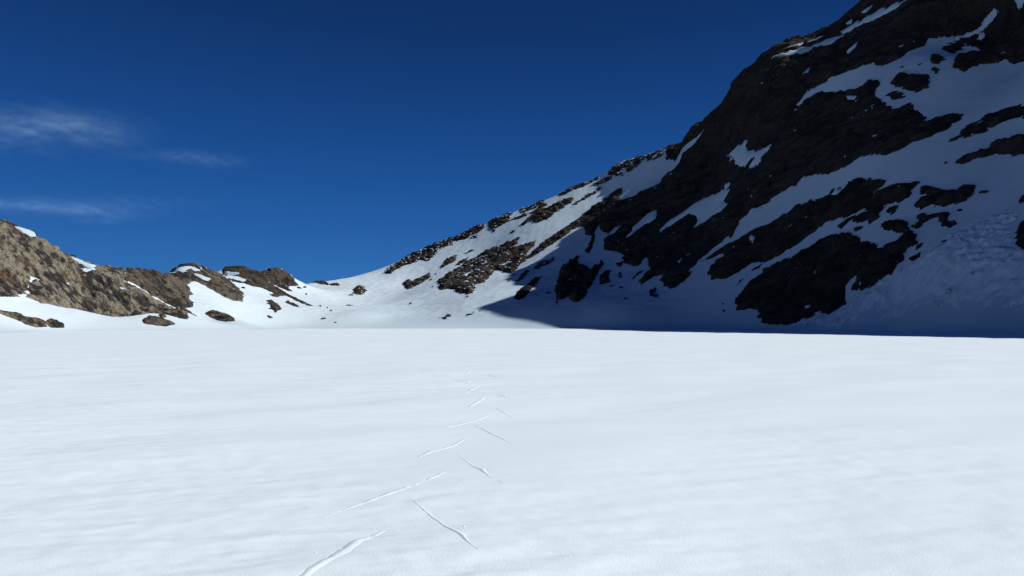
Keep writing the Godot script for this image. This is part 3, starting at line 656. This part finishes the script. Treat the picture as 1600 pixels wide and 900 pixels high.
	outcrop("rock_outcrop", "blocky dark rocks at the bend of the skyline ridge", "rock outcrop", "crest", 0.4, 1.3, [-17, -431.9, -10.8, -427.9, -3, -426.7, 0, -412.7, -1.2, -403.5, -8.1, -403.2, -11.3, -400.4, -14.3, -406.3])
	outcrop("rock_outcrop", "low rock tail trailing right from the blocky skyline rocks", "rock outcrop", "crest", 0.35, 0.8, [-2.5, -405.9, 3.3, -404.3, 9, -403.7, 9.6, -398.8, 0, -402])
	outcrop("rock_outcrop", "slim rock crest on the skyline above the elongated outcrop", "rock outcrop", "crest", 0.35, 0.8, [1.3, -425.6, 12.5, -411.9, 20.4, -421.2, 21.2, -403.8, 14.3, -404, 6.1, -405.7])
	outcrop("rock_outcrop", "thin dark rock line along the upper skyline ridge", "rock outcrop", "crest", 0.35, 0.8, [28.7, -406.1, 44.4, -418.1, 56.8, -416.3, 56.8, -401.4, 42.5, -400.9, 32.4, -401.6])
	outcrop("rock_outcrop", "speckled rocks crowning the ridge left of the crag", "rock outcrop", "crest", 0.4, 1.1, [59.4, -397, 63, -401.6, 76.6, -408.7, 83.7, -403.1, 81.8, -384.5, 72.6, -385.9, 65.1, -390.1], [[67.4, -391.8, 71.2, -390.7, 69.4, -389.9]])
	outcrop("rock_outcrop", "rocks on the skyline at the foot of the crag", "rock outcrop", "crest", 0.4, 1.0, [81.6, -387.4, 90.2, -395.5, 96.3, -390.8, 89.6, -374.5, 84.8, -377.2, 81.4, -382.6], [[84.5, -382.5, 88.5, -379.9, 85.2, -379.1]])
	outcrop("rock_outcrop", "narrow rock rib crossing the upper sunlit couloir", "rock outcrop", "sun", 0.35, 0.7, [49.6, -398.8, 56.4, -398.1, 62.6, -394.4, 62.7, -392.6, 52.8, -395.8])
	outcrop("rock_outcrop", "fine rock streak in the middle of the sunlit couloir", "rock outcrop", "sun", 0.35, 0.6, [36.2, -389.6, 44.4, -392.2, 55, -394.3, 55.8, -391.9, 45.3, -390.3, 39.2, -389])
	outcrop("cliff", "tan sunlit cliff with rust stains at the left edge, standing against the sky", "cliff", "tan", 0.28, 1.3, [-178.6, -206, -171.5, -212.8, -169.5, -214.4, -160.2, -206.6, -155.4, -208.8, -152.3, -210.4, -148.4, -212.5, -146.2, -214.1, -141.4, -216.7, -147.7, -231.8, -145.6, -236, -138.3, -229.8, -131.8, -217.9, -130.1, -213.6, -132.8, -212, -134.6, -206.5, -136, -199.6, -136.4, -193.1, -137, -188.6, -138.4, -186.6, -141, -185, -144.7, -184.9, -147.6, -183.8, -155.7, -180.1], [[-159.1, -204.1, -158.5, -206.6, -163.4, -216.8, -153.9, -206.8, -154.7, -205.3, -156.6, -204.2], [-146.8, -211.6, -144.5, -212.7, -141.7, -213.2, -139.5, -214.3, -139.4, -211.8, -137.8, -211.4, -138.3, -207.4, -139.1, -206.4, -140.8, -205.8, -140.1, -207.8, -139.2, -209.3, -140.6, -210.8, -142.8, -210.2, -144.8, -209.6]])
	outcrop("cliff", "leaning tan slab under the overhang, lowest rock of the cliff at the left edge", "cliff", "tan", 0.25, 1.3, [-156.1, -180.5, -148, -184.3, -144.7, -184.9, -141, -185, -138.7, -184.1, -136.5, -180.7, -132.4, -174.3, -132.7, -172.3, -131.5, -170.4, -132.4, -165.4, -132.9, -154.4])
	outcrop("cliff", "fractured grey tan foot of the cliff, running down to the snow bank", "cliff", "tan", 0.28, 1.3, [-130.8, -172.4, -135.3, -178.7, -138, -183.6, -138.4, -186.6, -137.8, -189.6, -136.8, -193.6, -136.7, -200.6, -134.9, -207, -133.4, -213, -130.1, -213.6, -127.6, -215.1, -124.1, -216.2, -122.1, -216.3, -119.9, -215.9, -114.8, -215, -111.9, -214.1, -95.9, -189.7, -94.2, -187.2, -95.3, -185.7, -98.8, -185.2, -101.6, -185.1, -102.9, -184.1, -104.5, -184.1, -105.1, -182.6, -107.7, -179.7, -110.7, -178.7, -112.1, -178.6, -116.4, -179.1, -120.3, -179.6, -122.3, -176, -125.1, -175, -127.2, -172.9, -129.3, -173.4], [[-130.2, -209.6, -128.4, -210.2, -127.1, -211.2, -128.3, -209.7]])
	outcrop("cliff", "brown and grey rock hump behind the tan cliff, ending in the snow valley", "cliff", "tan2", 0.35, 0.7, [-144.2, -238, -144.4, -243.1, -142.8, -247.7, -141.7, -252.2, -139.6, -255.3, -139.3, -256.4, -153.8, -289.2, -151, -292.1, -149.1, -297.2, -146.7, -298.3, -144.4, -299.9, -141.5, -303.5, -145.6, -319.1, -129.4, -293.3, -123.3, -287.5, -120.2, -283.1, -113.8, -271.2, -108.4, -257.4, -110.1, -252.9, -113.6, -252.3, -118.6, -254.7, -123.6, -257, -126.9, -258.5, -129, -257.9, -128, -254, -125.2, -245.6, -123.7, -244.6, -121.7, -241.2, -119.8, -240.8, -120.2, -237.3, -118.9, -234.9, -116, -232.4, -112.3, -225, -112.1, -219, -106.7, -216.2, -108.6, -215.6, -111, -215.6, -114.5, -216, -120.7, -217.3, -124, -217.2, -128.2, -216.1, -130.5, -214.5, -132, -217.9], [[-139.3, -256.4, -146, -277.1, -143.1, -277.6, -141.3, -281, -137.8, -282.1, -137.9, -277.2, -139.8, -277.6, -141.6, -275.1, -138.9, -273.2, -139.7, -262.7], [-138.6, -274.2, -135.6, -273.2, -132, -274.3, -130, -275.9, -127.6, -267.4, -130.3, -266.4, -135.7, -271.7], [-127.5, -237.1, -126.7, -239.1, -126.8, -237.1]])
	outcrop("cliff", "dark brown twin topped knoll on the left of the saddle", "cliff", "dark", 0.4, 0.6, [-134.7, -290.7, -149.2, -331.9, -146, -332.9, -142.8, -334.9, -139.3, -337, -134.3, -335.7, -133.9, -344.2, -131.7, -349.1, -128.2, -351.2, -123.7, -351.3, -120.7, -351, -113.7, -333.8, -110.7, -330.9, -111.4, -326.9, -113.3, -324.9, -112.6, -322, -109.6, -320.1, -111.3, -318.6, -116.3, -319, -120.7, -317.8, -116.5, -317, -110.4, -313.1, -103.8, -307.8, -96.7, -297.4, -90.6, -290.5, -90.1, -285, -96.7, -292.9, -105.8, -303.8, -107.8, -304.2, -108.7, -298.2, -114.3, -301.1, -117.9, -301, -121, -297.5, -124.6, -297.4, -128.2, -293.4, -131.3, -294.3, -134.6, -293.7], [[-135.5, -295.7, -142.6, -318.1, -135, -316.1, -132.7, -300.2, -130.3, -302.2, -125.4, -302.3, -125.4, -297.9, -129.4, -296.8, -131.9, -293.8]])
	outcrop("boulder", "mottled tan slab of rock lying alone on the snow left of the valley", "boulder", "slab", 0.22, 1.3, [-105.6, -221.2, -106.9, -226.1, -105.8, -229.1, -104, -230.2, -101.2, -229.7, -93.7, -216.3, -95.7, -214.8, -99.6, -216.8, -102.7, -218.7])
	outcrop("boulder", "low dark hump of rock on the snow bank under the tan cliff", "boulder", "slab_dark", 0.22, 1.1, [-102.4, -177.7, -102.6, -181.2, -100.4, -181.7, -98.1, -181.2, -94.7, -179.3, -95.4, -176.3, -98.1, -175.8, -100.6, -175.8])
	outcrop("boulder", "small round stone between the cliff foot and the low dark hump", "boulder", "slab_dark", 0.2, 1.1, [-100.7, -183.7, -100.7, -184.6, -99.6, -183.7, -99.6, -182.2])
	outcrop("boulder", "sloping dark rock at the left frame edge near the lakeshore", "boulder", "slab", 0.2, 1.3, [-128.2, -154.5, -125.6, -157.1, -125.1, -159.1, -124.2, -160.6, -121.9, -160.2, -120.6, -161.2, -117.2, -160.8, -117.2, -157.8, -119, -157.2, -122, -157.2, -123.9, -156.6])
	outcrop("boulder", "flat little rocks bridging the sloping rock and the rounded boulder", "boulder", "slab_dark", 0.18, 1.1, [-121.2, -161.2, -121.5, -162.7, -120.6, -163.2, -119.3, -163.2, -119.5, -161.2, -120.4, -161.2])
	outcrop("boulder", "rounded tan boulder at the lakeshore, right of the sloping rock", "boulder", "slab", 0.18, 1.3, [-118.6, -162.7, -119.1, -165.2, -117.7, -165.7, -116, -165.3, -114.8, -163.8, -116, -161.8, -118, -162.8])
	outcrop("rock_outcrop", "flat grey outcrop in the middle of the bright snow valley", "rock outcrop", "dark", 0.3, 0.8, [-105.1, -274.4, -104.3, -277.4, -99, -272, -96.5, -266.6, -96.4, -260.6, -99.6, -263.5, -100.5, -268, -102.9, -269.5])
	outcrop("rock_outcrop", "slim grey outcrop right of the flat outcrop in the snow valley", "rock outcrop", "dark", 0.3, 0.7, [-101.7, -286.4, -100.9, -288.9, -96.6, -282.5, -92, -277, -96.4, -279.5, -98.6, -281])
	outcrop("rock_outcrop", "small grey rock under the slope of the brown knoll", "rock outcrop", "dark", 0.3, 0.6, [-111.3, -294.2, -111.2, -300.2, -107.4, -294.8, -109, -292.8])
	outcrop("rock_outcrop", "tiny stone below the flat grey outcrop", "rock outcrop", "dark", 0.28, 0.5, [-96.6, -251.7, -96, -252.7, -93.9, -250.8, -94.6, -249.3])
	outcrop("rock_outcrop", "reddish brown rock cluster alone in the snowy saddle", "rock outcrop", "rust", 0.35, 1.1, [-89.9, -362, -89.8, -367.4, -88.8, -370.9, -85, -368.9, -81.9, -358.5, -82.5, -349.1, -86.2, -350.1], [[-86.4, -364, -85.3, -364, -84.7, -360]])
	outcrop("rock_outcrop", "single dark stone left of the reddish cluster", "rock outcrop", "dark", 0.3, 0.7, [-87.2, -341.7, -88.1, -349.1, -85.9, -344.7])
	outcrop("rock_outcrop", "flat stone below the reddish cluster on the saddle snow", "rock outcrop", "dark", 0.28, 0.5, [-79.2, -307, -78.9, -312, -75.8, -304.5, -75.9, -300])
	outcrop("rock_outcrop", "low dark rocks along the skyline dip beside the knoll", "rock outcrop", "dark", 0.4, 0.9, [-116, -350.7, -127.8, -401.2, -121.6, -403.2, -110.6, -384.7, -109.7, -380.3, -116.8, -384.7, -127.8, -401.2])
	outcrop("rock_outcrop", "last low rocks at the lowest point of the skyline saddle", "rock outcrop", "dark", 0.35, 0.8, [-109.1, -383.2, -104.2, -382.3, -101.9, -376.8, -106.9, -378.3])
	stone("dark stone right of the brown knoll, upper of two", -107.6, -331.5, 1.6, 1)
	stone("dark stone right of the brown knoll, lower of two", -103.4, -321.7, 1.2, 2)
	stone("stone at the ragged right tip of the brown knoll", -109.1, -327, 1.8, 3)
	stone("flat stone on the snow near the far shore", -77.3, -262.3, 1.5, 4)
	stone("tiny stone closest to the far shore in the valley", -70.4, -255.4, 1.0, 5)
	stone("dark stone in the open valley snow below the saddle", -79, -279.1, 1.1, 6)
	stone("small stone left of the open valley stone", -82.9, -287, .9, 7)
	stone("small stone at the end of the knoll's rock tail", -86.8, -289.5, 1.0, 8)
	stone("dark stone beside the shoulder of the brown hump", -121.8, -289.5, 1.4, 9)
	stone("stone just below the flat grey outcrop", -96, -259.6, .9, 10)
	stone("black boulder under the forked outcrop", 17.5, -250.4, 1.5, 11)
	stone("boulder on the shaded snow left of the forked outcrop", 10.3, -270.3, 1.2, 12)
	stone("boulder touching the left side of the forked outcrop", 15.7, -270.7, 1.3, 13)
	stone("boulder below the squat rock", 40.6, -260.1, 1.4, 14)
	stone("flat stone right of the boulder below the squat rock", 43.4, -254.6, 1.2, 15)
	stone("lone stone low on the shaded snow", 42, -237.4, 1.0, 16)
	stone("stone at the left of the great slab near the shore", 68.2, -206.1, 1.0, 17)
	stone("pebble sized stone above the shore left of the great slab", 69.1, -209.5, .8, 18)
	stone("stone above the largest island of the high snowfield", 139.4, -223.7, 1.0, 19)
	stone("stone in the chute under the cliff", 142.1, -218.3, .9, 20)
	stone("stone left of the tongue shaped outcrop", 119.8, -174.8, 1.0, 21)
	stone("stone pair on the snow right of the curved outcrop", 117.1, -156.9, 1.4, 22)
	stone("sliver of stone on the avalanche snow", 103.6, -152.2, 1.0, 23)
	stone("stone at the top of the avalanche track", 111.3, -157.7, 1.1, 24)
	stone("thin stone on the bright snow below the leftmost cluster", -48.1, -302.4, 1.2, 25)
	stone("stone at the end of the row beside the avalanche track", -12.9, -258.1, .9, 26)
	stone("stone right of the leftmost brown cluster", -46.7, -369.7, 1.3, 27)
	stone("stone between the leftmost cluster and the broad band", -41.7, -335.5, 1.0, 28)
	stone("stone just above the left end of the broad band", -45.1, -377.9, 1.1, 29)
	stone("stone under the right part of the broad band", -1.6, -309.3, 1.2, 30)
	stone("dark stone left of the small tilted rock", 1, -324.1, 1.1, 31)
	stone("stone at the foot of the broad band", -20.1, -286.8, 1.1, 32)
	stone("dirty stone in the dark dip of the avalanche debris, nearest the edge knob", 102.2, -134.1, .5, 33)
	stone("dirty stone in the dark dip of the avalanche debris, second from the edge knob", 101.5, -134.6, .4, 34)
	stone("dirty stone in the dark dip of the avalanche debris, highest of its row", 101.5, -136.5, .5, 35)
	stone("dirty stone in the dark dip of the avalanche debris, left end of its row", 100.4, -136.6, .4, 36)
	stone("dirty stone between the edge knob and the avalanche dip", 103.7, -134, .5, 37)
	stone("dirty stone right above the largest snow block", 100, -138.1, .4, 38)


# ---------------------------------------------------------------- avalanche snow
func build_avalanche() -> void:
	var m: Mesh = rock_meshes("snow", 0.4, 0.4, [78.7, -181.3, 86.8, -173.6, 89.9, -166.4, 93.1, -160.2, 97.7, -157, 101.6, -153.3, 107.4, -152.5, 112.5, -150.8, 114.7, -146.8, 112.3, -141.4, 107.4, -138.7, 105.7, -134.4, 105.6, -131.4, 104.5, -122.5, 98.6, -115.9, 96.4, -120.5, 98.4, -129.4, 96.6, -136, 95, -143.9, 93.9, -149, 91.7, -155.6, 87.2, -161.7, 84.8, -173.3], [])[0]
	tag(put_mesh("avalanche_snow", m, mats.debris), "lumpy tongue of avalanche snow running down right of the great slab", "avalanche snow", "", "stuff")
	stone("largest pale snow block on the avalanche tongue", 99.6, -137.7, 1.5, 60, true)
	stone("pale snow block touching the upper side of the largest one", 99.5, -138.7, 0.9, 61, true)
	stone("snow block at the lower rim of the avalanche tongue", 96.4, -140.9, 1.3, 62, true)
	stone("small snow block just above the rim block", 96.9, -140.8, 0.8, 63, true)
	stone("snow block left of the rim of the avalanche tongue", 96.7, -144.7, 0.8, 64, true)
	stone("lone snow block near the toe of the avalanche tongue", 93.5, -153, 0.7, 65, true)
	stone("snow block at the far right of the avalanche tongue", 100.2, -130.3, 0.9, 66, true)
	stone("smaller snow block under the far right one", 99.5, -128.8, 0.7, 67, true)


# ---------------------------------------------------------------- ski marks
# a pressed edge in the snow: a low wedge, one long tilted face and a steep back, along points x, z, width
func ski_mark(label: String, line: Array, lift: float) -> void:
	var pts := PackedVector3Array()
	var m := line.size() / 3
	var v := PackedVector3Array()
	var ix := PackedInt32Array()
	var fine := 10
	var st := SurfaceTool.new()
	st.begin(Mesh.PRIMITIVE_TRIANGLES)
	var rows := []
	for s in range(0, (m - 1) * fine + 1):
		var k := mini(s / fine, m - 2)
		var t := float(s - k * fine) / fine
		var a := Vector3(line[3 * k], line[3 * k + 2], line[3 * k + 1])
		var b := Vector3(line[3 * k + 3], line[3 * k + 5], line[3 * k + 4])
		var c := a.lerp(b, t)
		var along := Vector2(b.x - a.x, b.z - a.z).normalized()
		var side := Vector2(-along.y, along.x)
		if side.y < 0.0: side = -side      # the tilted face looks towards +z
		var wd := c.y * (1.0 + 0.22 * n_spot.get_noise_2d(c.x * 14.0, c.z * 14.0))
		var wob := 0.004 * n_spot.get_noise_2d(c.x * 9.0 + 50.0, c.z * 9.0)
		var x := c.x + side.x * wob
		var z := c.z + side.y * wob
		var hh := lift * wd
		var row := []
		for q in [[0.60, -0.015], [0.5, 0.001], [0.25, 0.26 * hh], [-0.1, 0.66 * hh], [-0.38, 0.96 * hh], [-0.55, hh], [-0.8, 0.86 * hh], [-1.2, 0.42 * hh], [-1.7, 0.1 * hh], [-2.1, -0.015]]:
			var px: float = x + side.x * q[0] * wd
			var pz: float = z + side.y * q[0] * wd
			row.append(Vector3(px, lake_height(px, pz) + q[1], pz))
		rows.append(row)
	for s in rows.size() - 1:
		for q in 9:
			st.set_smooth_group(0)
			for p in [rows[s][q], rows[s + 1][q], rows[s][q + 1], rows[s + 1][q], rows[s + 1][q + 1], rows[s][q + 1]]:
				st.add_vertex(p)
	st.generate_normals()
	tag(put_mesh("ski_mark", st.commit(), mats.crust), label, "ski mark", "ski marks leading away across the lake")


func snow_lump(label: String, x: float, z: float, size: float, s: int) -> void:
	var st := SurfaceTool.new()
	st.begin(Mesh.PRIMITIVE_TRIANGLES)
	var ring := func(i: int, j: int) -> Vector3:
		var a := (i % 12) * TAU / 12.0
		var b := j * PI / 6.0
		var d := Vector3(sin(b) * cos(a), cos(b), sin(b) * sin(a))
		return d * Vector3(1.0, 0.45, 0.6) * size * (1.0 + 0.8 * n_rough.get_noise_3dv(d * 3.0 + Vector3(s * 9.0, 0, 0)))
	for j in 6:
		for i in 12:
			for q in [[0, 0], [0, 1], [1, 0], [1, 0], [0, 1], [1, 1]]:
				st.add_vertex(ring.call(i + q[0], j + q[1]))
	st.generate_normals()
	var o := put_mesh("snow_lump", st.commit(), mats.crust)
	o.position = Vector3(x, lake_height(x, z) + size * 0.1, z)
	tag(o, label, "snow lump", "crumbs of snow beside the ski marks")


func build_ski_marks() -> void:
	ski_mark("nearest long pale ski mark, cut by the lower edge of the picture", [-1.37, -4.25, 0.028, -1.32, -4.45, 0.030, -1.26, -4.62, 0.035, -1.21, -4.83, 0.045, -1.18, -5.08, 0.041, -1.10, -5.23, 0.024, -1.04, -5.37, 0.008], 0.19)
	ski_mark("pale ski mark, second of the bright row from the camera, longest", [-1.66, -5.78, 0.005, -1.45, -6.16, 0.020, -1.31, -6.39, 0.027, -1.13, -6.65, 0.034, -1.04, -6.84, 0.018, -0.94, -7.08, 0.013], 0.19)
	ski_mark("short bright end piece above the longest pale ski mark", [-0.95, -7.06, 0.009, -0.89, -7.20, 0.026, -0.76, -7.48, 0.014], 0.19)
	ski_mark("pale ski mark, third of the bright row from the camera", [-1.19, -8.29, 0.016, -1.06, -8.62, 0.034, -0.90, -8.84, 0.027, -0.80, -9.02, 0.027, -0.68, -9.47, 0.015], 0.19)
	ski_mark("pale ski mark, fourth of the bright row from the camera", [-1.06, -10.56, 0.023, -0.89, -10.96, 0.036, -0.73, -11.39, 0.026, -0.58, -11.78, 0.034, -0.43, -12.19, 0.014], 0.19)
	ski_mark("pale ski mark, fifth of the bright row from the camera", [-0.87, -13.31, 0.024, -0.72, -13.96, 0.043, -0.59, -14.80, 0.019], 0.19)
	ski_mark("pale ski mark, sixth of the bright row, smaller than the fifth", [-1.13, -16.03, 0.021, -1.03, -16.81, 0.045, -0.91, -18.05, 0.025], 0.19)
	ski_mark("very small pale ski mark far out on the lake", [-1.31, -18.84, 0.021, -1.20, -19.47, 0.033, -1.15, -19.92, 0.022], 0.19)
	ski_mark("farthest pale tick of the ski marks", [-1.59, -21.68, 0.025, -1.53, -22.24, 0.039, -1.47, -23.14, 0.027], 0.19)
	ski_mark("longest dark ski mark, right of the nearest pale one", [-1.00, -6.36, 0.003, -0.72, -5.78, 0.011, -0.53, -5.42, 0.017, -0.41, -5.17, 0.021, -0.35, -5.01, 0.011, -0.25, -4.78, 0.002], 0.32)
	ski_mark("dark ski mark, second of the dark row from the camera", [-0.70, -8.37, 0.005, -0.49, -7.78, 0.013, -0.37, -7.57, 0.024, -0.23, -7.17, 0.007, -0.21, -7.11, 0.004], 0.32)
	ski_mark("small dark scratch at the end of the second dark ski mark", [-0.16, -7.03, 0.004, -0.12, -6.94, 0.011, -0.09, -6.86, 0.004], 0.32)
	ski_mark("dark ski mark, third of the dark row from the camera", [-0.62, -10.75, 0.007, -0.34, -9.90, 0.020, -0.15, -9.47, 0.014, -0.02, -9.12, 0.005], 0.32)
	ski_mark("dark ski mark, fourth of the dark row from the camera", [-0.34, -13.11, 0.008, -0.19, -12.63, 0.020, 0.00, -12.02, 0.008], 0.32)
	ski_mark("dark ski mark, fifth of the dark row, short and thin", [-0.34, -15.46, 0.011, -0.21, -15.05, 0.020, -0.03, -14.55, 0.010], 0.32)
	ski_mark("farthest dark tick of the ski marks", [-0.81, -21.41, 0.013, -0.69, -20.89, 0.021, -0.53, -20.64, 0.012], 0.32)
	snow_lump("snow crumb right of the longest dark ski mark", -0.40, -5.44, 0.012, 1)
	snow_lump("snow crumb left of the nearest pale ski mark", -1.44, -4.79, 0.011, 2)
	snow_lump("snow crumb under the second dark ski mark", -0.57, -6.86, 0.008, 3)
